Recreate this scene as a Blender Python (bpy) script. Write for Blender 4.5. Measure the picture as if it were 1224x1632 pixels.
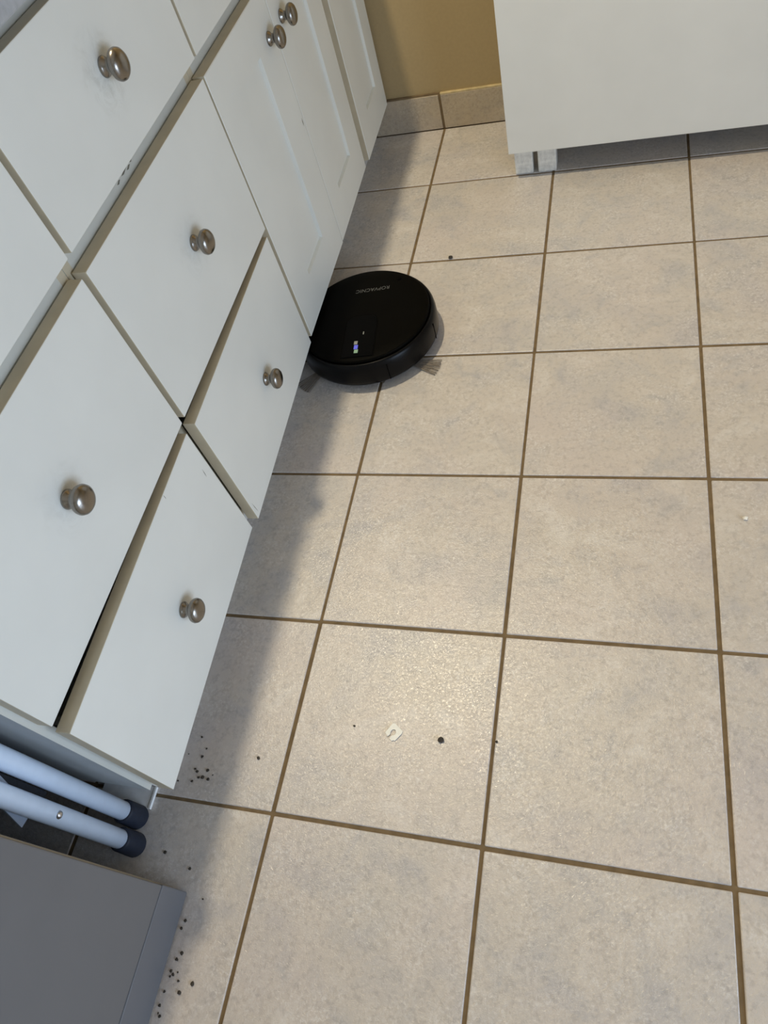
import bpy, bmesh, math, random
from mathutils import Matrix, Vector

for o in list(bpy.data.objects):
    bpy.data.objects.remove(o, do_unlink=True)
scene = bpy.context.scene
COL = scene.collection
PI = math.pi
rnd = random.Random(7)
W = {}                      # world matrix of every object made here

# ------------------------------------------------------------------ camera
CAM_LOC = (0.4950, -0.1728, 1.1489)
CAM_ROT = ((0.95579033, -0.02654743, 0.29284822),
           (0.18341107, 0.83226079, -0.52316570),
           (-0.22983739, 0.55374833, 0.80033591))
cam_data = bpy.data.cameras.new('camera')
cam = bpy.data.objects.new('camera', cam_data)
COL.objects.link(cam)
cam.matrix_world = Matrix.Translation(CAM_LOC) @ Matrix(CAM_ROT).to_4x4()
cam_data.sensor_fit = 'HORIZONTAL'
cam_data.sensor_width = 36.0
cam_data.lens = 36.0 * 1158.46 / 1224.0
cam_data.clip_start = 0.02
scene.camera = cam

# ------------------------------------------------------------------ light
world = bpy.data.worlds.new('world')
scene.world = world
world.use_nodes = True
wb = world.node_tree.nodes['Background']
wb.inputs['Color'].default_value = (0.62, 0.78, 1.0, 1)
wb.inputs['Strength'].default_value = 0.5


def add_light(name, kind, loc, energy, color, rot=(0, 0, 0), **kw):
    d = bpy.data.lights.new(name, kind)
    d.energy = energy
    d.color = color
    for k, v in kw.items():
        setattr(d, k, v)
    o = bpy.data.objects.new(name, d)
    o.location = loc
    o.rotation_euler = rot
    COL.objects.link(o)
    return o


# warm ceiling lamp standing above the counter front
add_light('ceiling_lamp_light', 'SPOT', (-0.238, 1.06, 2.38), 119.0, (1.0, 0.855, 0.59), shadow_soft_size=0.032,
          spot_size=math.radians(150), spot_blend=0.5)
# daylight entering by the window of the right-hand wall
add_light('window_daylight', 'AREA', (2.43, -0.95, 0.70), 47.0, (0.64, 0.79, 1.0),
          rot=(0, PI / 2, 0), shape='RECTANGLE', size=1.2, size_y=1.5)

vs = scene.view_settings
vs.view_transform = 'Standard'
vs.look = 'None'
vs.gamma = 1.0
vs.use_curve_mapping = False
vs.exposure = 0.0


# ------------------------------------------------------------------ materials
def srgb(r, g, b):
    f = lambda c: (c / 255 / 12.92) if c / 255 <= 0.04045 else ((c / 255 + 0.055) / 1.055) ** 2.4
    return (f(r), f(g), f(b), 1.0)


def lin(*c):
    return (c[0], c[1], c[2], 1.0)


class NT:
    def __init__(self, name):
        self.m = bpy.data.materials.new(name)
        self.m.use_nodes = True
        self.t = self.m.node_tree
        self.b = self.t.nodes['Principled BSDF']

    def n(self, typ, **kw):
        nd = self.t.nodes.new(typ)
        for k, v in kw.items():
            setattr(nd, k, v)
        return nd

    def l(self, a, b):
        self.t.links.new(a, b)

    def noise(self, vec, scale, detail=3.0, rough=0.5, dist=0.0):
        nd = self.n('ShaderNodeTexNoise')
        nd.inputs['Scale'].default_value = scale
        nd.inputs['Detail'].default_value = detail
        nd.inputs['Roughness'].default_value = rough
        nd.inputs['Distortion'].default_value = dist
        if vec is not None:
            self.l(vec, nd.inputs['Vector'])
        return nd.outputs['Fac']

    def ramp(self, fac, stops):
        nd = self.n('ShaderNodeValToRGB')
        e = nd.color_ramp.elements
        while len(e) < len(stops):
            e.new(0.5)
        for i, (p, c) in enumerate(stops):
            e[i].position = p
            e[i].color = c
        self.l(fac, nd.inputs['Fac'])
        return nd.outputs['Color']

    def mix(self, fac, a, b, mode='MIX'):
        nd = self.n('ShaderNodeMixRGB', blend_type=mode)
        for s, v in ((nd.inputs['Fac'], fac), (nd.inputs['Color1'], a), (nd.inputs['Color2'], b)):
            if hasattr(v, 'is_output'):
                self.l(v, s)
            else:
                s.default_value = v
        return nd.outputs['Color']

    def coords(self, random_shift=False):
        tc = self.n('ShaderNodeTexCoord').outputs['Object']
        if not random_shift:
            return tc
        oi = self.n('ShaderNodeObjectInfo')
        mul = self.n('ShaderNodeVectorMath', operation='SCALE')
        comb = self.n('ShaderNodeCombineXYZ')
        for i in range(3):
            self.l(oi.outputs['Random'], comb.inputs[i])
        self.l(comb.outputs[0], mul.inputs[0])
        mul.inputs['Scale'].default_value = 37.0
        add = self.n('ShaderNodeVectorMath', operation='ADD')
        self.l(tc, add.inputs[0])
        self.l(mul.outputs[0], add.inputs[1])
        return add.outputs[0]

    def bump(self, height, strength, dist=0.002, prev=None):
        nd = self.n('ShaderNodeBump')
        nd.inputs['Strength'].default_value = strength
        nd.inputs['Distance'].default_value = dist
        self.l(height, nd.inputs['Height'])
        if prev is not None:
            self.l(prev, nd.inputs['Normal'])
        return nd.outputs['Normal']

    def set(self, color=None, rough=None, metal=None, normal=None, spec=None):
        for key, v in (('Base Color', color), ('Roughness', rough), ('Metallic', metal), ('Normal', normal),
                       ('Specular IOR Level', spec)):
            if v is None:
                continue
            s = self.b.inputs[key]
            if hasattr(v, 'is_output'):
                self.l(v, s)
            else:
                s.default_value = v
        return self.m


def plain(name, color, rough=0.5, metal=0.0, grain=0.04, scale=60.0, bump=0.0, spec=None):
    t = NT(name)
    v = t.coords()
    f = t.noise(v, scale, 4.0)
    lo = tuple(c * (1 - grain) for c in color[:3]) + (1,)
    hi = tuple(min(1, c * (1 + grain)) for c in color[:3]) + (1,)
    c = t.ramp(f, [(0.3, lo), (0.7, hi)])
    nrm = t.bump(f, bump) if bump else None
    return t.set(c, rough, metal, nrm, spec)


def tile_material(name, tint=(1, 1, 1)):
    t = NT(name)
    v = t.coords(True)
    T = lambda r, g, b: lin(r * tint[0], g * tint[1], b * 1.05 * tint[2])
    blot = t.noise(v, 10.0, 8.0, 0.68, 0.5)
    base = t.ramp(blot, [(0.32, T(.47, .455, .445)), (0.45, T(.55, .52, .475)), (0.55, T(.585, .54, .475)), (0.70, T(.66, .63, .575))])
    pm = t.ramp(t.noise(v, 4.0, 3.0), [(0.45, (0, 0, 0, 1)), (0.70, (0.45, 0.45, 0.45, 1))])
    base = t.mix(pm, base, T(.61, .545, .505))
    # bruise-like grey clouds, few to a tile
    gm = t.ramp(t.noise(v, 13.0, 4.0, 0.55, 0.6), [(0.60, (0, 0, 0, 1)), (0.78, (0.65, 0.65, 0.65, 1))])
    base = t.mix(gm, base, T(.42, .42, .425))
    # frosty pale flecks gathered in patches
    patch = t.ramp(t.noise(v, 14.0, 3.0), [(0.40, (0.10, 0.10, 0.10, 1)), (0.66, (0.85, 0.85, 0.85, 1))])
    fleck = t.ramp(t.noise(v, 190.0, 6.0, 0.72, 0.6), [(0.50, (0, 0, 0, 1)), (0.64, (1, 1, 1, 1))])
    base = t.mix(t.mix(1.0, patch, fleck, 'MULTIPLY'), base, T(.72, .70, .66))
    dark = t.ramp(t.noise(v, 95.0, 5.0, 0.7), [(0.34, (0.84, 0.84, 0.85, 1)), (0.50, (1, 1, 1, 1))])
    base = t.mix(1.0, base, dark, 'MULTIPLY')
    h1 = t.noise(v, 210.0, 5.0, 0.65, 1.2)
    n1 = t.bump(h1, 0.42, 0.0016)
    n2 = t.bump(t.noise(v, 45.0, 4.0, 0.55, 0.6), 0.16, 0.003, n1)
    rr = t.ramp(blot, [(0.3, (0.15, 0.15, 0.15, 1)), (0.7, (0.24, 0.24, 0.24, 1))])
    return t.set(base, rr, 0.0, n2, 0.6)


def front_material(name, color, dirt=0.0, centre=(0, 0, 0)):
    """Painted board: faint cloudiness plus hand grime around the knob."""
    t = NT(name)
    v = t.coords()
    f = t.noise(v, 7.0, 3.0)
    c = t.ramp(f, [(0.3, tuple(x * 0.97 for x in color[:3]) + (1,)), (0.7, tuple(x * 1.02 for x in color[:3]) + (1,))])
    if dirt > 0:
        sub = t.n('ShaderNodeVectorMath', operation='DISTANCE')
        t.l(v, sub.inputs[0])
        sub.inputs[1].default_value = centre
        near = t.ramp(sub.outputs['Value'], [(0.012, (1, 1, 1, 1)), (0.06, (0, 0, 0, 1))])
        g = t.ramp(t.noise(v, 38.0, 5.0, 0.7, 1.0), [(0.45, (0, 0, 0, 1)), (0.75, (dirt, dirt, dirt, 1))])
        mul = t.mix(1.0, near, g, 'MULTIPLY')
        c = t.mix(mul, c, lin(.22, .20, .14))
    sp = t.ramp(t.noise(v, 55.0, 2.0, 0.5, 0.5), [(0.80, (0, 0, 0, 1)), (0.84, (0.35, 0.35, 0.35, 1))])
    c = t.mix(sp, c, lin(.40, .38, .33))
    n = t.bump(t.noise(v, 260.0, 2.0), 0.03, 0.001)
    return t.set(c, 0.42, 0.0, n, 0.4)


WHITE = lin(.77, .785, .75)
M = {}
M['tile'] = tile_material('ceramic_floor_tile')
M['base_tile'] = tile_material('ceramic_skirting_tile', (0.80, 0.72, 0.58))
M['grout'] = plain('brown_grout', srgb(116, 98, 72), 0.9, 0, 0.22, 45, 0.4)
M['wall'] = plain('tan_wall_paint', srgb(170, 150, 112), 0.7, 0, 0.03, 120, 0.08)
M['wall_white'] = plain('pale_wall_paint', srgb(214, 206, 188), 0.7, 0, 0.03, 120, 0.05)
M['ceiling'] = plain('ceiling_paint', srgb(225, 220, 208), 0.8, 0, 0.02, 120)
M['caulk'] = plain('cream_caulk', srgb(196, 178, 136), 0.6, 0, 0.2, 60)
M['front'] = front_material('white_board_clean', WHITE)
M['front_dirty'] = front_material('white_board_grimy', WHITE, 0.4)
M['front_smudge'] = front_material('white_board_smudged', WHITE, 0.2)
M['edge'] = plain('yellowed_edge_band', lin(.60, .535, .40), 0.5, 0, 0.06, 30)
M['carcass'] = plain('white_melamine', lin(.63, .635, .59), 0.45, 0, 0.03, 20)
M['side'] = plain('shaded_side_board', lin(.50, .53, .54), 0.5, 0, 0.08, 14)  # greyer than the carcass: shade of the stool gap put into the colour
M['counter'] = plain('pale_grey_laminate', lin(.42, .44, .47), 0.35, 0, 0.12, 90)
M['kick'] = plain('white_plinth_board', lin(.62, .61, .58), 0.5, 0, 0.05, 30)
M['plate'] = plain('scuffed_white_plate', lin(.88, .90, .92), 0.4, 0, 0.06, 70)
M['nickel'] = plain('brushed_nickel', lin(.27, .25, .225), 0.27, 1.0, 0.07, 300, 0.02)
M['shaded_panel'] = plain('shade_grey_panel', lin(.135, .134, .138), 0.45, 0, 0.03, 10)  # grey darkened to stand in for the photographer's shade over the panel
M['grey_edge'] = plain('dull_beige_edge', lin(.30, .265, .20), 0.55, 0, 0.06, 30)
M['grey_lower'] = plain('bluish_grey_panel', lin(.128, .133, .148), 0.42, 0, 0.03, 10)  # slightly bluer grey for the band along the panel's foot
M['tube'] = plain('blue_lit_white_tube', lin(.66, .78, .95), 0.3, 0, 0.03, 60)  # blue of the daylight mixed into the white coating's colour
M['rubber'] = plain('dark_blue_rubber', lin(.016, .021, .036), 0.6, 0, 0.12, 120, 0, 0.3)
M['steel'] = plain('rivet_steel', lin(.62, .63, .66), 0.25, 1.0, 0.04, 80)
M['brace'] = plain('grey_blue_steel_strip', lin(.38, .45, .56), 0.4, 0, 0.05, 60)
M['step'] = plain('dark_step_mat', lin(.03, .032, .04), 0.8, 0, 0.2, 200, 0.3)
M['black'] = plain('black_shell_plastic', lin(.0036, .0036, .0040), 0.28, 0, 0.1, 200, 0, 0.12)
M['black_top'] = plain('black_matt_cover', lin(.0024, .0022, .0017), 0.50, 0, 0.1, 200, 0, 0.03)
M['black_panel'] = plain('black_control_panel', lin(.0022, .0022, .0022), 0.40, 0, 0.1, 200, 0, 0.03)
M['seam'] = plain('black_seam', lin(.001, .001, .001), 0.8, 0, 0.1, 200, 0, 0.05)
M['logo'] = plain('grey_print', lin(.085, .088, .088), 0.6, 0, 0.1, 200)
M['icon'] = plain('pale_icon_print', lin(.26, .27, .25), 0.6, 0, 0.1, 200)
M['bristle'] = plain('grey_bristle', lin(.20, .17, .14), 0.8, 0, 0.2, 200)
M['scuff'] = plain('dark_scuff', lin(.16, .15, .12), 0.8, 0, 0.3, 300)
M['plastic'] = plain('white_plastic', lin(.80, .82, .80), 0.4, 0, 0.05, 200)
M['crumb'] = plain('dark_crumb', lin(.045, .038, .030), 0.9, 0, 0.3, 500)
M['crumb_white'] = plain('white_crumb', lin(.85, .84, .80), 0.8, 0, 0.1, 500)
M['cab'] = front_material('white_cabinet_gloss', lin(.74, .745, .72))
M['foot'] = plain('chipped_white_foot', lin(.76, .755, .72), 0.5, 0, 0.16, 90)
M['glass'] = plain('window_frame_white', lin(.8, .8, .8), 0.4)

led = NT('blue_led')
led.set(lin(.05, .05, .3), 0.4)
led.b.inputs['Emission Color'].default_value = (0.20, 0.22, 1.0, 1)
led.b.inputs['Emission Strength'].default_value = 0.45
M['led'] = led.m
led2 = NT('green_white_led')
led2.set(lin(.2, .3, .2), 0.4)
led2.b.inputs['Emission Color'].default_value = (0.35, 0.62, 0.42, 1)
led2.b.inputs['Emission Strength'].default_value = 0.16
M['led2'] = led2.m


# ------------------------------------------------------------------ mesh helpers
def box(bm, lo, hi, mat=0):
    vs_ = [bm.verts.new((x, y, z)) for z in (lo[2], hi[2]) for y in (lo[1], hi[1]) for x in (lo[0], hi[0])]
    fs = []
    for ix in ((0, 2, 3, 1), (4, 5, 7, 6), (0, 1, 5, 4), (2, 6, 7, 3), (0, 4, 6, 2), (1, 3, 7, 5)):
        f = bm.faces.new([vs_[i] for i in ix])
        f.material_index = mat
        fs.append(f)
    return fs


def bevelled(lo, hi, r=0.0015, seg=2):
    bm = bmesh.new()
    box(bm, lo, hi)
    bmesh.ops.bevel(bm, geom=list(bm.edges), offset=r, segments=seg, profile=0.5, affect='EDGES')
    return bm


def lathe(profile, seg=40, axis='Z'):
    """profile: (radius, height) pairs; closed with fans where the radius is 0."""
    bm = bmesh.new()
    rings = []
    for r, h in profile:
        if r < 1e-6:
            rings.append([bm.verts.new((0, 0, h))])
        else:
            rings.append([bm.verts.new((r * math.cos(2 * PI * i / seg), r * math.sin(2 * PI * i / seg), h)) for i in range(seg)])
    for a, b in zip(rings, rings[1:]):
        for i in range(seg):
            j = (i + 1) % seg
            if len(a) == 1 and len(b) == 1:
                continue
            if len(a) == 1:
                bm.faces.new((a[0], b[j], b[i]))
            elif len(b) == 1:
                bm.faces.new((a[i], a[j], b[0]))
            else:
                bm.faces.new((a[i], a[j], b[j], b[i]))
    for f in bm.faces:
        f.smooth = True
    bmesh.ops.recalc_face_normals(bm, faces=bm.faces)
    if axis == 'X':
        bmesh.ops.rotate(bm, verts=bm.verts, cent=(0, 0, 0), matrix=Matrix.Rotation(PI / 2, 3, 'Y'))
    return bm


def tube(bm, pts, r, seg=20):
    pts = [Vector(p) for p in pts]
    rings = []
    n = len(pts)
    up = Vector((0.13, 0.97, 0.21)).normalized()
    for i, p in enumerate(pts):
        d = (pts[min(i + 1, n - 1)] - pts[max(i - 1, 0)]).normalized()
        a = d.cross(up).normalized()
        b = d.cross(a).normalized()
        rings.append([bm.verts.new(p + a * (r * math.cos(2 * PI * k / seg)) + b * (r * math.sin(2 * PI * k / seg))) for k in range(seg)])
    for A, B in zip(rings, rings[1:]):
        for k in range(seg):
            f = bm.faces.new((A[k], A[(k + 1) % seg], B[(k + 1) % seg], B[k]))
            f.smooth = True
    bm.faces.new(rings[0][::-1])
    bm.faces.new(rings[-1])
    bmesh.ops.recalc_face_normals(bm, faces=bm.faces)


def prism(bm, outline, z0, z1):
    a = [bm.verts.new((x, y, z0)) for x, y in outline]
    b = [bm.verts.new((x, y, z1)) for x, y in outline]
    n = len(outline)
    bm.faces.new(a[::-1])
    bm.faces.new(b)
    for i in range(n):
        j = (i + 1) % n
        bm.faces.new((a[i], a[j], b[j], b[i]))
    bmesh.ops.recalc_face_normals(bm, faces=bm.faces)


def link(name, data, parent=None, mat=None):
    o = bpy.data.objects.new(name, data)
    COL.objects.link(o)
    mw = mat if mat is not None else Matrix.Identity(4)
    W[o] = mw.copy()
    if parent is not None:
        o.parent = parent
        o.matrix_parent_inverse = W[parent].inverted()
    o.matrix_basis = mw
    return o


def obj(name, bm, mats, parent=None, at=(0, 0, 0), rot=None):
    me = bpy.data.meshes.new(name)
    bm.to_mesh(me)
    bm.free()
    for m in (mats if isinstance(mats, (list, tuple)) else [mats]):
        me.materials.append(M[m] if isinstance(m, str) else m)
    mw = Matrix.Translation(at)
    if rot is not None:
        mw = mw @ rot
    return link(name, me, parent, mw)


def tag(o, label=None, cat=None, group=None, kind=None):
    for k, v in (('label', label), ('category', cat), ('group', group), ('kind', kind)):
        if v:
            o[k] = v
    return o


def thing(name, at, label, cat, group=None):
    o = link(name, None, None, Matrix.Translation(at))
    return tag(o, label, cat, group)


def struct(name, bm, mat, at=(0, 0, 0)):
    return tag(obj(name, bm, mat, None, at), kind='structure')


RZ = lambda a: Matrix.Rotation(a, 4, 'Z')

# ------------------------------------------------------------------ room
P = 0.335                 # tile pitch
G = 0.0062                # joint width
WALL_Y = 1.966
BASE_Y = 1.957
XL, XR, YF = -0.76, 2.50, -2.60
CEIL = 2.45

bm = bmesh.new()
box(bm, (XL, YF, -0.06), (XR, WALL_Y, -0.0022))
floor = struct('floor', bm, 'grout')
floor['label'] = 'square beige ceramic tiles with wide brown grout joints'


def tile_mesh(w, d, name):
    b = bevelled((-w / 2, -d / 2, -0.009), (w / 2, d / 2, 0.0), 0.0018, 2)
    for f in b.faces:
        f.smooth = False
    me = bpy.data.meshes.new(name)
    b.to_mesh(me)
    b.free()
    me.materials.append(M['tile'])
    return me


full = tile_mesh(P - G, P - G, 'floor_tile')
cache = {}
for i in range(-3, 8):
    for j in range(-8, 6):
        x0, x1 = i * P + G / 2, (i + 1) * P - G / 2
        y0, y1 = j * P + G / 2, (j + 1) * P - G / 2
        x0, x1 = max(x0, XL + 0.002), min(x1, XR - 0.002)
        y0, y1 = max(y0, YF + 0.002), min(y1, BASE_Y - 0.002)
        if x1 - x0 < 0.03 or y1 - y0 < 0.03:
            continue
        key = (round(x1 - x0, 4), round(y1 - y0, 4))
        if abs(key[0] - (P - G)) < 1e-3 and abs(key[1] - (P - G)) < 1e-3:
            me = full
        else:
            me = cache.setdefault(key, None) or tile_mesh(key[0], key[1], 'floor_tile')
            cache[key] = me
        # tiny lay-up unevenness, as hand-set tiles have
        tilt = Matrix.Rotation(rnd.uniform(-.0012, .0012), 4, 'X') @ Matrix.Rotation(rnd.uniform(-.0012, .0012), 4, 'Y')
        link('floor_tile', me, floor, Matrix.Translation(((x0 + x1) / 2 + rnd.uniform(-.0006, .0006), (y0 + y1) / 2 + rnd.uniform(-.0006, .0006), -0.0002)) @ tilt)

bm = bmesh.new(); box(bm, (XL - 0.1, WALL_Y, -0.06), (XR + 0.1, WALL_Y + 0.1, CEIL)); struct('wall_back', bm, 'wall')
bm = bmesh.new(); box(bm, (XL - 0.1, YF - 0.1, -0.06), (XL, WALL_Y, CEIL)); struct('wall_left', bm, 'wall')
bm = bmesh.new(); box(bm, (XL - 0.1, YF - 0.1, -0.06), (XR + 0.1, YF, CEIL)); struct('wall_front', bm, 'wall_white')
bm = bmesh.new(); box(bm, (XL - 0.1, YF - 0.1, CEIL), (XR + 0.1, WALL_Y + 0.1, CEIL + 0.08)); struct('ceiling', bm, 'ceiling')
WY0, WY1, WZ0, WZ1 = -1.80, -0.10, 0.05, 1.35     # window opening
bm = bmesh.new()
box(bm, (XR, YF, -0.06), (XR + 0.1, WY0, CEIL))
box(bm, (XR, WY1, -0.06), (XR + 0.1, WALL_Y, CEIL))
box(bm, (XR, WY0, -0.06), (XR + 0.1, WY1, WZ0))
box(bm, (XR, WY0, WZ1), (XR + 0.1, WY1, CEIL))
struct('wall_right', bm, 'wall_white')
bm = bmesh.new()
for a, b in (((XR + .02, WY0, WZ0), (XR + .07, WY0 + .05, WZ1)), ((XR + .02, WY1 - .05, WZ0), (XR + .07, WY1, WZ1)),
             ((XR + .02, WY0 + .05, WZ0), (XR + .07, WY1 - .05, WZ0 + .05)), ((XR + .02, WY0 + .05, WZ1 - .05), (XR + .07, WY1 - .05, WZ1)),
             ((XR + .03, -0.975, WZ0 + .05), (XR + .06, -0.925, WZ1 - .05))):
    box(bm, a, b)
struct('window_1', bm, 'glass')

# tiled skirting on the back wall
bm = bmesh.new()
box(bm, (-0.21, BASE_Y + 0.003, 0.0), (XR, WALL_Y - 0.0005, 0.1035))
skirt = struct('baseboard_back', bm, 'grout')
xs = [-0.21, 0.0 - G / 2]
edges = [(-0.21, -G / 2 - 0.0005)] + [(k * P + G / 2, (k + 1) * P - G / 2) for k in range(0, 8)]
for a, b in edges:
    b = min(b, XR - 0.01)
    if b - a < 0.02:
        continue
    obj('baseboard_tile', bevelled((-(b - a) / 2, -0.004, 0.0), ((b - a) / 2, 0.0035, 0.0985), 0.0015, 2), 'base_tile', skirt,
        ((a + b) / 2, BASE_Y + 0.0035, 0.0006))
obj('caulk_line', bevelled((-0.004, -0.005, 0), (0.6, 0.004, 0.0052), 0.0012, 1), 'caulk', skirt, (0.006, BASE_Y + 0.0055, 0.0985))

# ------------------------------------------------------------------ fitted cabinets
XF = -0.150               # plane of the closed fronts
TH = 0.0225                # front thickness
XB = -0.1755               # front plane of the carcasses
XBACK = XL + 0.004


def knob_bm():
    b = lathe([(0, 0), (0.0128, 0), (0.0132, 0.0018), (0.0118, 0.0042), (0.0085, 0.0068), (0.0080, 0.0115), (0.0098, 0.0145),
               (0.0155, 0.0165), (0.0190, 0.0195), (0.0200, 0.0230), (0.0190, 0.0268), (0.0155, 0.0302), (0.0095, 0.0326), (0, 0.0336)], 36, 'X')
    return b


_b = knob_bm()
KNOB = bpy.data.meshes.new('knob')
_b.to_mesh(KNOB)
_b.free()
KNOB.materials.append(M['nickel'])


def add_knob(front, y, z, lx=0.0):
    """y, z relative to the front's own origin."""
    return link('knob', KNOB, front, W[front] @ Matrix.Translation((lx - 0.0004, y, z)))


def slab(y0, y1, z0, z1, face='front'):
    """Front board: local x=0 is the outer face, centre at the origin."""
    w, h = y1 - y0, z1 - z0
    b = bevelled((-TH, -w / 2, -h / 2), (0, w / 2, h / 2), 0.0012, 2)
    for f in b.faces:
        f.material_index = 0 if f.normal.x > 0.9 else (1 if f.normal.x > -0.9 else 0)
    return b


def place(y0, y1, z0, z1, dn, df):
    """World matrix of a front whose near end stands dn and far end df out of plane."""
    yaw = math.atan2(dn - df, y1 - y0)
    return Vector((XF + (dn + df) / 2, (y0 + y1) / 2, (z0 + z1) / 2)), RZ(yaw)


def drawer(unit, y0, y1, z0, z1, dn=0.0, df=0.0, mat='front_smudge', knob=(0, 0), box_z=None):
    c, r = place(y0, y1, z0, z1, dn, df)
    fr = obj('drawer', slab(y0, y1, z0, z1), [mat, 'edge'], unit, c, r)
    if knob is not None:
        add_knob(fr, knob[0], knob[1])
    w, h = (y1 - y0) - 0.05, (z1 - z0) - 0.07
    b = bmesh.new()
    for lo, hi in (((-0.48, -w / 2, -h / 2 - .01), (-TH - 0.0008, -w / 2 + .012, h / 2 - .03)),
                   ((-0.48, w / 2 - .012, -h / 2 - .01), (-TH - 0.0008, w / 2, h / 2 - .03)),
                   ((-0.48, -w / 2 + .012, -h / 2 - .01), (-0.468, w / 2 - .012, h / 2 - .03)),
                   ((-0.468, -w / 2 + .012, -h / 2 - .01), (-TH - 0.0008, w / 2 - .012, -h / 2))):
        box(b, lo, hi)
    link_box = obj('drawer_box', b, 'carcass', fr, c, r)
    return fr


def shaker(unit, y0, y1, z0, z1, stile_n, stile_f, rail_b, rail_t, dn=0.0, df=0.0, knob=None, mat='front'):
    c, r = place(y0, y1, z0, z1, dn, df)
    w, h = y1 - y0, z1 - z0
    dep, slope = 0.0060, 0.0018
    b = bmesh.new()
    rings = []
    for x, ny, fy, bz, tz in ((-TH, 0, 0, 0, 0), (-0.0012, 0, 0, 0, 0), (0, .0012, .0012, .0012, .0012),
                              (0, stile_n, stile_f, rail_b, rail_t),
                              (-0.0022, stile_n + .0008, stile_f + .0008, rail_b + .0008, rail_t + .0008),
                              (-dep, stile_n + slope, stile_f + slope, rail_b + slope, rail_t + slope),
                              (-TH, stile_n + slope, stile_f + slope, rail_b + slope, rail_t + slope)):
        rings.append([b.verts.new((x, yy, zz)) for yy, zz in ((-w / 2 + ny, -h / 2 + bz), (w / 2 - fy, -h / 2 + bz),
                                                              (w / 2 - fy, h / 2 - tz), (-w / 2 + ny, h / 2 - tz))])
    for k in range(len(rings)):
        A, B = rings[k], rings[(k + 1) % len(rings)]
        for i in range(4):
            f = b.faces.new((A[i], A[(i + 1) % 4], B[(i + 1) % 4], B[i]))
            f.material_index = 1 if k == 0 else 0
    bmesh.ops.recalc_face_normals(b, faces=b.faces)
    d = obj('door', b, [mat, 'edge'], unit, c, r)
    pb = bmesh.new()
    box(pb, (-TH + .001, -w / 2 + stile_n + slope - .0002, -h / 2 + rail_b + slope - .0002), (-dep - .0008, w / 2 - stile_f - slope + .0002, h / 2 - rail_t - slope + .0002))
    obj('door_panel', pb, mat, d, c, r)
    if knob is not None:
        add_knob(d, knob[0] - (y0 + y1) / 2, knob[1] - (z0 + z1) / 2)
    return d


def carcass(unit, y0, y1, rails, near_side='carcass'):
    b = bmesh.new()
    t = 0.016
    z0, z1 = 0.083, 0.905
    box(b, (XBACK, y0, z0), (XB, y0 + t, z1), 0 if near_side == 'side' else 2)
    box(b, (XBACK, y1 - t, z0), (XB, y1, z1), 2)
    box(b, (XBACK, y0 + t, z0), (XB, y1 - t, z0 + t))
    box(b, (XBACK, y0 + t, z0 + t), (XBACK + 0.006, y1 - t, z1))
    for a, c in rails:
        box(b, (XB - 0.05, y0 + t, a), (XB, y1 - t, c))
    for f in b.faces:
        f.normal_update()
        if f.normal.y < -0.9 and abs(f.calc_center_median().y - y0) < 1e-4:
            f.material_index = 1
    return obj('carcass', b, ['carcass', near_side, 'edge'], unit)


RAILS = [(0.650, 0.706), (0.872, 0.905)]
Z_TOP = (0.692, 0.888)
Z_MID = (0.380, 0.662)

u1 = thing('drawer_cabinet', (XB - .28, 0.2425, 0.083), 'white three-drawer base cabinet next to the folded white tube stool', 'cabinet', 'white base cabinets')
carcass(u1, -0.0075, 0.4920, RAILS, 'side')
drawer(u1, 0.0, 0.487, *Z_TOP)
drawer(u1, 0.0, 0.487, *Z_MID, mat='front_smudge')
d1 = drawer(u1, -0.002, 0.478, 0.087, 0.366, 0.017, 0.004, mat='front', knob=(0.003, -0.009))

u2 = thing('drawer_cabinet', (XB - .28, 0.737, 0.083), 'white three-drawer base cabinet between the stool-side drawers and the panelled doors', 'cabinet', 'white base cabinets')
cc2 = carcass(u2, 0.4930, 0.9795, RAILS)
drawer(u2, 0.498, 0.977, *Z_TOP, mat='front_dirty', knob=(0.006, 0.004))
drawer(u2, 0.499, 0.976, *Z_MID, knob=(0.004, 0.003))
d2 = drawer(u2, 0.496, 0.970, 0.090, 0.367, 0.0125, 0.0, mat='front', knob=(0.004, -0.012))

u3 = thing('door_cabinet', (XB - .28, 1.31, 0.083), 'white base cabinet with a pair of panelled doors above the black robot vacuum', 'cabinet', 'white base cabinets')
carcass(u3, 0.9805, 1.6425, RAILS)
drawer(u3, 0.985, 1.632, *Z_TOP, knob=None)
d3 = shaker(u3, 0.983, 1.3143, 0.096, 0.662, 0.096, 0.103, 0.092, 0.080, 0.0, 0.0, knob=(1.275, 0.585))
shaker(u3, 1.3172, 1.632, 0.098, 0.662, 0.078, 0.096, 0.092, 0.080, 0.0, -0.005, knob=(1.367, 0.585))

u4 = thing('door_cabinet', (XB - .28, 1.80, 0.083), 'white single-door base cabinet in the corner by the tan wall', 'cabinet', 'white base cabinets')
carcass(u4, 1.6435, 1.9555, RAILS)
drawer(u4, 1.658, 1.938, *Z_TOP, knob=None)
shaker(u4, 1.658, 1.940, 0.102, 0.662, 0.086, 0.076, 0.090, 0.080, 0.001, -0.002)
obj('filler_strip', bevelled((-0.02, 0, 0.105), (0.0, 0.013, 0.90), 0.001, 1), 'edge', u4, (XF - 0.006, 1.9425, 0))



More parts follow.
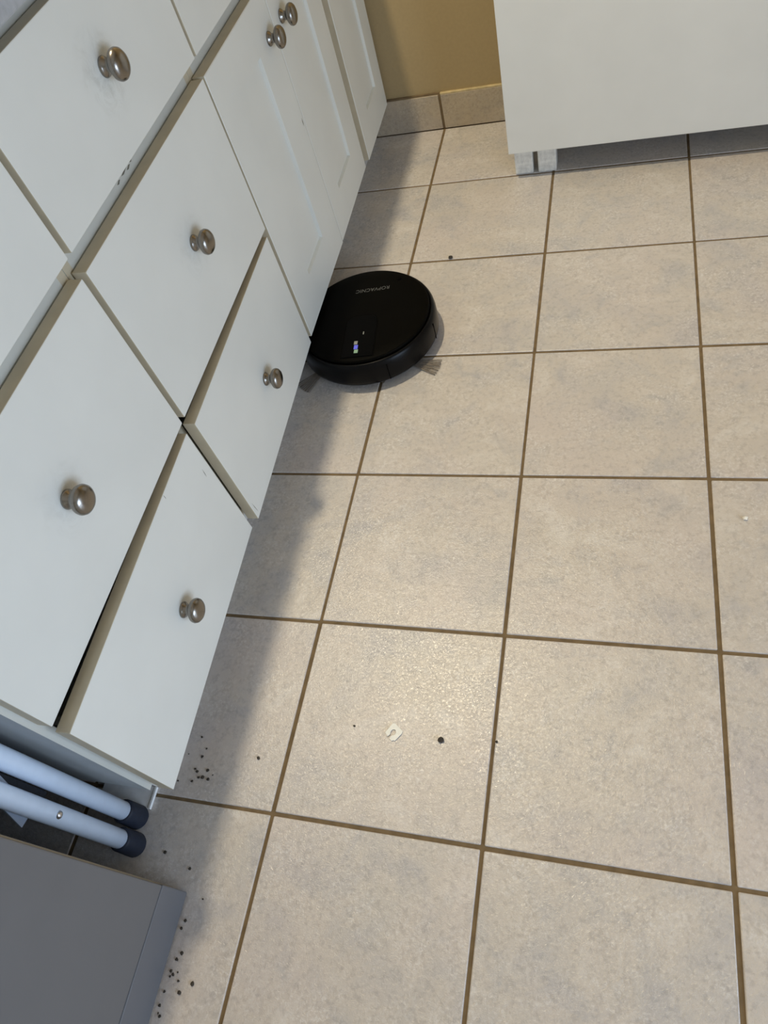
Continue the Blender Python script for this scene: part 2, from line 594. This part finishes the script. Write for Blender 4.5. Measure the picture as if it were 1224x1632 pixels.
def scuff(front, x, p0, p1, w, name='scuff_mark'):
    """A thin worn stroke lying on the board between two (y, z) points."""
    a_, b_ = Vector((x, *p0)), Vector((x, *p1))
    d_ = (b_ - a_).normalized()
    s_ = Vector((0, d_.z, -d_.y)) * w / 2
    m_ = (a_ + b_) / 2
    bm_ = bmesh.new()
    pts_ = [a_, m_ + s_ * 1.2 - (b_ - a_) * .1, b_, m_ - s_ - (a_ - b_) * .15]
    lo_ = [bm_.verts.new(p + Vector((-0.0004, 0, 0))) for p in pts_]
    hi_ = [bm_.verts.new(p + Vector((0.00012, 0, 0))) for p in pts_]
    bm_.faces.new(lo_[::-1]); bm_.faces.new(hi_)
    for i_ in range(4):
        bm_.faces.new((lo_[i_], lo_[(i_ + 1) % 4], hi_[(i_ + 1) % 4], hi_[i_]))
    bmesh.ops.recalc_face_normals(bm_, faces=bm_.faces)
    return obj(name, bm_, 'scuff', front)


def on_front(f, y):
    """World x of a front's outer face at world y."""
    m_ = W[f]
    n_ = m_.to_3x3() @ Vector((1, 0, 0))
    return m_.translation.x - n_.y / n_.x * (y - m_.translation.y)


scuff(d2, on_front(d2, .505), (.5043, .1304), (.5067, .100), .0012)
scuff(d1, on_front(d1, .458), (.459, .296), (.4571, .2775), .0013)
scuff(d1, on_front(d1, .359), (.3592, .3645), (.3587, .355), .0010)
scuff(d3, XF, (1.3075, .4135), (1.3050, .396), .0035)
for (gy, gz, gl) in ((.676, .671, .012), (.694, .673, .020), (.712, .671, .014), (.727, .674, .010)):
    scuff(cc2, XB, (gy, gz), (gy + gl, gz + .0015), .0035, 'grime_spot')

kb = bevelled((-0.234, 0.012, 0.0), (-0.216, 1.955, 0.0825), 0.001, 1)
tag(obj('toe_kick', kb, 'kick'), 'white toe-kick board under the row of white cabinets', 'toe kick')
bp = bmesh.new()
box(bp, (-0.315, -0.024, 0.0003), (-0.2165, 0.0115, 0.0045))
box(bp, (-0.2165, -0.024, 0.0003), (-0.2135, 0.0115, 0.0062))
bmesh.ops.remove_doubles(bp, verts=bp.verts, dist=1e-6)
tag(obj('base_plate', bp, 'plate'), 'small scuffed white plate on the floor under the end of the drawers', 'plate')

ct = bevelled((XL + 0.004, -1.15, 0.906), (-0.140, WALL_Y - 0.002, 0.944), 0.004, 3)
tag(obj('countertop', ct, 'counter'), 'pale grey countertop over the white cabinets', 'countertop')

# ------------------------------------------------------------------ grey unit in the near corner
gu = thing('undercounter_unit', (-0.40, -0.45, 0.0), 'flat, shade-darkened grey front panel of the undercounter unit beside the folded stool', 'appliance')
obj('body', bevelled((XL + .02, -0.80, 0.012), (-0.123, -0.1275, 0.868), 0.003, 2), 'grey_edge', gu)
obj('front_panel', bevelled((-0.1222, -0.800, 0.084), (-0.1040, -0.1310, 0.866), 0.002, 2), 'shaded_panel', gu)
obj('lower_panel', bevelled((-0.1222, -0.800, 0.004), (-0.1035, -0.1300, 0.0832), 0.002, 2), 'grey_lower', gu)
for yy in (-0.16, -0.77):
    for xx in (-0.16, -0.68):
        obj('foot', lathe([(0, 0), (0.018, 0), (0.018, 0.004), (0.012, 0.006), (0.012, 0.0118), (0, 0.0118)], 16), 'rubber', gu, (xx, yy, 0))

# ------------------------------------------------------------------ folded stool
st = thing('folding_stool', (-0.42, -0.058, 0.0), 'folded white tubular step stool with dark rubber feet wedged beside the drawers', 'stool')
R_T, R_F = 0.0143, 0.0192
FOOT = [(0, 0), (R_F - .004, 0), (R_F - .001, .0012), (R_F, .004), (R_F - .001, .049), (R_F - .002, .0520), (R_T + .0005, .0532), (R_T - .003, .0532)]
legs = [(-0.231, -0.0390, 0.0005), (-0.219, -0.0795, -0.001), (-0.62, -0.0390, 0.0005), (-0.61, -0.0795, -0.001)]
for (lx, ly, lean) in legs:
    b = bmesh.new()
    top = 0.80
    tube(b, [(0, 0, 0.012), (0.0, lean * .5, 0.4), (0, lean, top)], R_T, 24)
    lg = obj('leg', b, 'tube', st, (lx, ly, 0))
    obj('rubber_foot', lathe(FOOT, 28), 'rubber', lg, (lx, ly, 0))
    if ly < -0.06 and lx > -0.3:
        obj('rivet', lathe([(0, -0.001), (0.0056, -0.001), (0.0056, 0.0006), (0.0045, 0.0022), (0.0022, 0.0031), (0, 0.0034)], 20, 'X'), 'steel', lg,
            (lx + R_T - .0002, ly, 0.232))
# seat frame tops join each pair
for (ya, xa, xb_) in ((-0.0385, -0.231, -0.62), (-0.0805, -0.219, -0.61)):
    b = bmesh.new()
    tube(b, [(xa, ya, 0.80), (xa - .02, ya, 0.83), (xb_ + .02, ya, 0.83), (xb_, ya, 0.80)], R_T, 20)
    obj('top_rail', b, 'tube', st)
# fold link: a flat strip crossing behind the outer leg
b = bmesh.new()
p0, p1 = Vector((-0.2485, -0.034, 0.44)), Vector((-0.2485, -0.092, 0.238))
d = (p1 - p0).normalized()
s = Vector((0, d.z, -d.y)) * 0.0125
e = Vector((0.0015, 0, 0))
q = [p0 + s, p0 - s, p1 - s, p1 + s]
A = [b.verts.new(v + e) for v in q]
B = [b.verts.new(v - e) for v in q]
b.faces.new(A); b.faces.new(B[::-1])
for i in range(4):
    b.faces.new((A[i], B[i], B[(i + 1) % 4], A[(i + 1) % 4]))
bmesh.ops.recalc_face_normals(b, faces=b.faces)
obj('fold_link', b, 'brace', st)
obj('step', bevelled((-0.60, -0.071, 0.20), (-0.262, -0.049, 0.43), 0.004, 2), 'step', st)
obj('step', bevelled((-0.60, -0.071, 0.50), (-0.262, -0.049, 0.76), 0.004, 2), 'step', st)

# ------------------------------------------------------------------ white cabinet on feet by the back wall
RX, RY = 0.2275, 1.640
wc = thing('white_cabinet', (0.70, 1.79, 0.0), 'plain white cabinet standing on small square feet against the back wall', 'cabinet')
obj('front_panel', bevelled((RX, RY, 0.081), (1.20, RY + 0.018, 0.92), 0.0015, 2), ['cab'], wc)
obj('body', bevelled((RX + .002, RY + 0.0185, 0.074), (1.198, BASE_Y - .004, 0.918), 0.001, 1), 'carcass', wc)
for (xx, yy) in ((0.236, 1.676), (0.2965, 1.676), (0.236, 1.895), (1.10, 1.676), (1.15, 1.676), (1.15, 1.895)):
    b = bevelled((0, 0, 0), (0.0475, 0.045, 0.0735), 0.003, 2)
    obj('foot', b, 'foot', wc, (xx, yy, 0.0003))

# ------------------------------------------------------------------ robot vacuum
RC = Vector((-0.0465, 1.0625, 0.0))
RA = RZ(math.radians(5.0))
rv = thing('robot_vacuum', RC, 'round black robot vacuum nosing under the white cabinet doors', 'robot vacuum')
body = obj('body', lathe([(0, .012), (.135, .012), (.152, .0125), (.1585, .016), (.1625, .022), (.1635, .030), (.1632, .056), (.1618, .066),
                          (.1595, .0718), (.1568, .0752), (.1545, .0762), (.1538, .0740), (.1515, .0740), (.1515, .070), (0, .070)], 96), 'black', rv, RC)
cover = obj('top_cover', lathe([(0, .071), (.1505, .071), (.1515, .0790), (.1505, .0815), (.1475, .0830), (.12, .0838), (.06, .0846), (0, .0850)], 96), 'black_top', rv, RC)
# bumper seams
for ang in (-8, -62, 188):
    a = math.radians(ang)
    obj('bumper_seam', bevelled((-0.0006, -0.001, 0.020), (0.0008, 0.001, 0.064), 0.0003, 1), 'seam', body,
        RC + Vector((math.cos(a) * .1632, math.sin(a) * .1632, 0)), RZ(a))


def rounded_rect(w, y0, y1, r, seg=8):
    pts = [(-w / 2, y0), (w / 2, y0)]
    for k in range(seg + 1):
        t = k / seg * PI / 2
        pts.append((w / 2 - r + r * math.cos(t), y1 - r + r * math.sin(t)))
    for k in range(seg + 1):
        t = PI / 2 + k / seg * PI / 2
        pts.append((-w / 2 + r + r * math.cos(t), y1 - r + r * math.sin(t)))
    return pts


b = bmesh.new(); prism(b, rounded_rect(0.0745, -0.1395, -0.006, 0.024), 0.0828, 0.0851)
obj('panel_groove', b, 'seam', cover, RC, RA)
b = bmesh.new(); prism(b, rounded_rect(0.0700, -0.1390, -0.0085, 0.022), 0.0828, 0.0857)
bmesh.ops.bevel(b, geom=[e_ for e_ in b.edges if all(v.co.z > 0.085 for v in e_.verts)], offset=0.0004, segments=1, affect='EDGES')
cp = obj('control_panel', b, 'black_panel', rv, RC, RA)
W[cp] = Matrix.Translation(RC) @ RA


def icon(name, xy, size, mat, outline=None):
    b_ = bmesh.new()
    sx, sy = size
    prism(b_, [(-sx, -sy), (sx, -sy), (sx, sy), (-sx, sy)] if outline is None else outline, 0.0, 0.0004)
    loc = Matrix.Translation(RC) @ RA @ Matrix.Translation((xy[0], xy[1], 0.0857))
    me = bpy.data.meshes.new(name)
    b_.to_mesh(me); b_.free()
    me.materials.append(M[mat])
    return link(name, me, cp, loc)


circ = lambda r: [(r * math.cos(2 * PI * k / 14), r * math.sin(2 * PI * k / 14)) for k in range(14)]
icon('power_icon', (-0.0062, -0.0965), (0.0040, 0.0052), 'icon')
icon('blue_indicator', (-0.0045, -0.1100), (0.0044, 0.0062), 'led')
icon('home_icon', (-0.0028, -0.1232), (0.0044, 0.0052), 'led2')
icon('status_mark', (0.0080, -0.0672), (0.0011, 0.0042), 'icon')
obj('cover_latch', lathe([(0, 0), (.0055, 0), (.0055, .0006), (0, .0006)], 18), 'seam', cover, RC + Vector((0.064, 0.112, 0.0833)))

# brand lettering, printed upside down as seen from this side
cu = bpy.data.curves.new('lettering', 'FONT')
cu.body = 'ROPVACNIC'
cu.size = 0.0155
cu.align_x = 'CENTER'
cu.align_y = 'CENTER'
cu.extrude = 0.00015
cu.shear = 0.12
cu.space_character = 1.06
tmp = bpy.data.objects.new('lettering_curve', cu)
COL.objects.link(tmp)
dg = bpy.context.evaluated_depsgraph_get()
me = bpy.data.meshes.new_from_object(tmp.evaluated_get(dg))
bpy.data.objects.remove(tmp, do_unlink=True)
me.name = 'lettering'
me.materials.clear()
me.materials.append(M['logo'])
lw = max(v.co.x for v in me.vertices) - min(v.co.x for v in me.vertices)
lt = link('lettering', me, cover, Matrix.Translation((-0.0405, 1.1430, 0.0846)) @ RZ(PI + math.radians(7.5)) @ Matrix.Diagonal((0.081 / lw, 1.0, 1.0, 1.0)))
lt['label'] = 'grey lettering printed on the cover'

# side brushes: hub and three tufts each
for (hx, hy, a0) in ((0.040, 0.985, math.radians(-12)), (-0.131, 0.985, math.radians(-128))):
    b = lathe([(0, .004), (.014, .004), (.016, .007), (.016, .0118), (0, .0118)], 20)
    sb = obj('side_brush', b, 'rubber', rv, (hx, hy, 0))
    for k in range(3):
        ang0 = a0 + k * 2 * PI / 3
        b = bmesh.new()
        r0, r1 = 0.012, (0.094 if k == 0 else 0.070)
        for q_ in range(26):
            t = (q_ - 12.5) / 12.5
            a1 = ang0 + t * 0.16
            a2 = ang0 + t * 0.26 + rnd.uniform(-.01, .01)
            pa = Vector((r0 * math.cos(a1), r0 * math.sin(a1), 0.0075))
            pb = Vector((r1 * math.cos(a2) * rnd.uniform(.96, 1.0), r1 * math.sin(a2), 0.0018 + rnd.uniform(0, .001)))
            sd = (pb - pa).cross(Vector((0, 0, 1))).normalized() * 0.00045
            up = Vector((0, 0, 0.0004))
            v8 = [b.verts.new(p_ + o_) for p_ in (pa, pb) for o_ in (sd + up, -sd + up, -sd - up, sd - up)]
            for i in range(4):
                j = (i + 1) % 4
                b.faces.new((v8[i], v8[j], v8[4 + j], v8[4 + i]))
            b.faces.new(v8[4:8])
        bmesh.ops.recalc_face_normals(b, faces=b.faces)
        obj('bristles', b, 'bristle', sb, (hx, hy, 0))
for (wx, wy) in ((-0.15, 1.06), (0.057, 1.07)):
    obj('drive_wheel', lathe([(0, -.009), (.019, -.009), (.022, -.006), (.022, .006), (.019, .009), (0, .009)], 24, 'X'), 'rubber', rv, (wx, wy, 0.0225))
obj('caster', lathe([(0, -.006), (.007, -.006), (.009, -.003), (.009, .003), (.007, .006), (0, .006)], 18, 'X'), 'rubber', rv, (-0.046, 1.175, 0.0095))

# ------------------------------------------------------------------ small litter on the floor
# white plastic bread clip with a keyhole notch
out = [(-.0105, -.0095), (-.0030, -.0110), (-.0022, -.0060), (-.0046, -.0025), (-.0048, .0015), (-.0025, .0042), (.0008, .0046), (.0034, .0026),
       (.0042, -.0012), (.0028, -.0046), (.0010, -.0060), (.0014, -.0115), (.0070, -.0122), (.0084, -.0098), (.0110, -.0088), (.0118, .0080),
       (.0098, .0112), (-.0085, .0120), (-.0112, .0098)]
b = bmesh.new(); prism(b, out, 0.0, 0.0011)
bmesh.ops.triangulate(b, faces=[f for f in b.faces if len(f.verts) > 4])
tag(obj('plastic_clip', b, 'plastic', None, (0.1735, 0.1500, 0.0008), RZ(math.radians(-34))), 'small white plastic clip with a notch lying on the tile', 'clip')


def lump(r, seed, squash=0.6):
    rr_ = random.Random(seed)
    b_ = bmesh.new()
    bmesh.ops.create_icosphere(b_, subdivisions=2, radius=r)
    for v in b_.verts:
        v.co *= rr_.uniform(0.75, 1.25)
        v.co.z *= squash
    return b_


tag(obj('dark_crumb', lump(0.0046, 3, .7), 'crumb', None, (0.2527, 0.1465, 0.0026)), 'dark crumb lying beside the white plastic clip', 'crumb')
tag(obj('dark_crumb', lump(0.0055, 5, .5), 'crumb', None, (0.1025, 1.3470, 0.0024)), 'dark crumb at a grout line beyond the robot vacuum', 'crumb')
tag(obj('white_crumb', lump(0.0040, 8, .5), 'crumb_white', None, (0.7225, 0.5850, 0.0016)), 'tiny white crumb on the tiles at the right edge', 'crumb')
sk = [(-.163, .103), (-.148, .085), (-.178, .072), (-.151, .071), (-.157, .05), (-.152, .046), (-.133, .05), (-.139, .038), (-.128, .036), (-.156, .03),
      (-.122, .044), (-.146, .037), (-.182, .027), (-.049, .081), (-.095, -.167), (-.098, -.178), (-.086, -.208), (-.091, -.217), (-.084, -.232),
      (-.095, -.232), (-.094, -.239), (-.09, -.236), (-.079, -.242), (-.072, -.255), (-.096, -.258), (-.097, -.275), (-.096, -.284), (-.092, -.287),
      (-.113, -.098), (-.164, -.082), (-.077, -.135), (-.056, -.241), (.105, .153), (.34, .155)]
b = bmesh.new()
rr = random.Random(11)
for (sx, sy) in sk:
    r = rr.uniform(0.0012, 0.0034)
    l_ = bmesh.new()
    bmesh.ops.create_icosphere(l_, subdivisions=1, radius=r)
    m_ = bpy.data.meshes.new('t')
    for v in l_.verts:
        v.co = Vector((v.co.x * rr.uniform(.7, 1.4) + sx, v.co.y * rr.uniform(.7, 1.4) + sy, v.co.z * .5 + r * .4))
    l_.to_mesh(m_); l_.free()
    b.from_mesh(m_)
    bpy.data.meshes.remove(m_)
tag(obj('floor_crumbs', b, 'crumb'), 'scattered dark specks of dirt on the tiles', 'crumbs', kind='stuff')
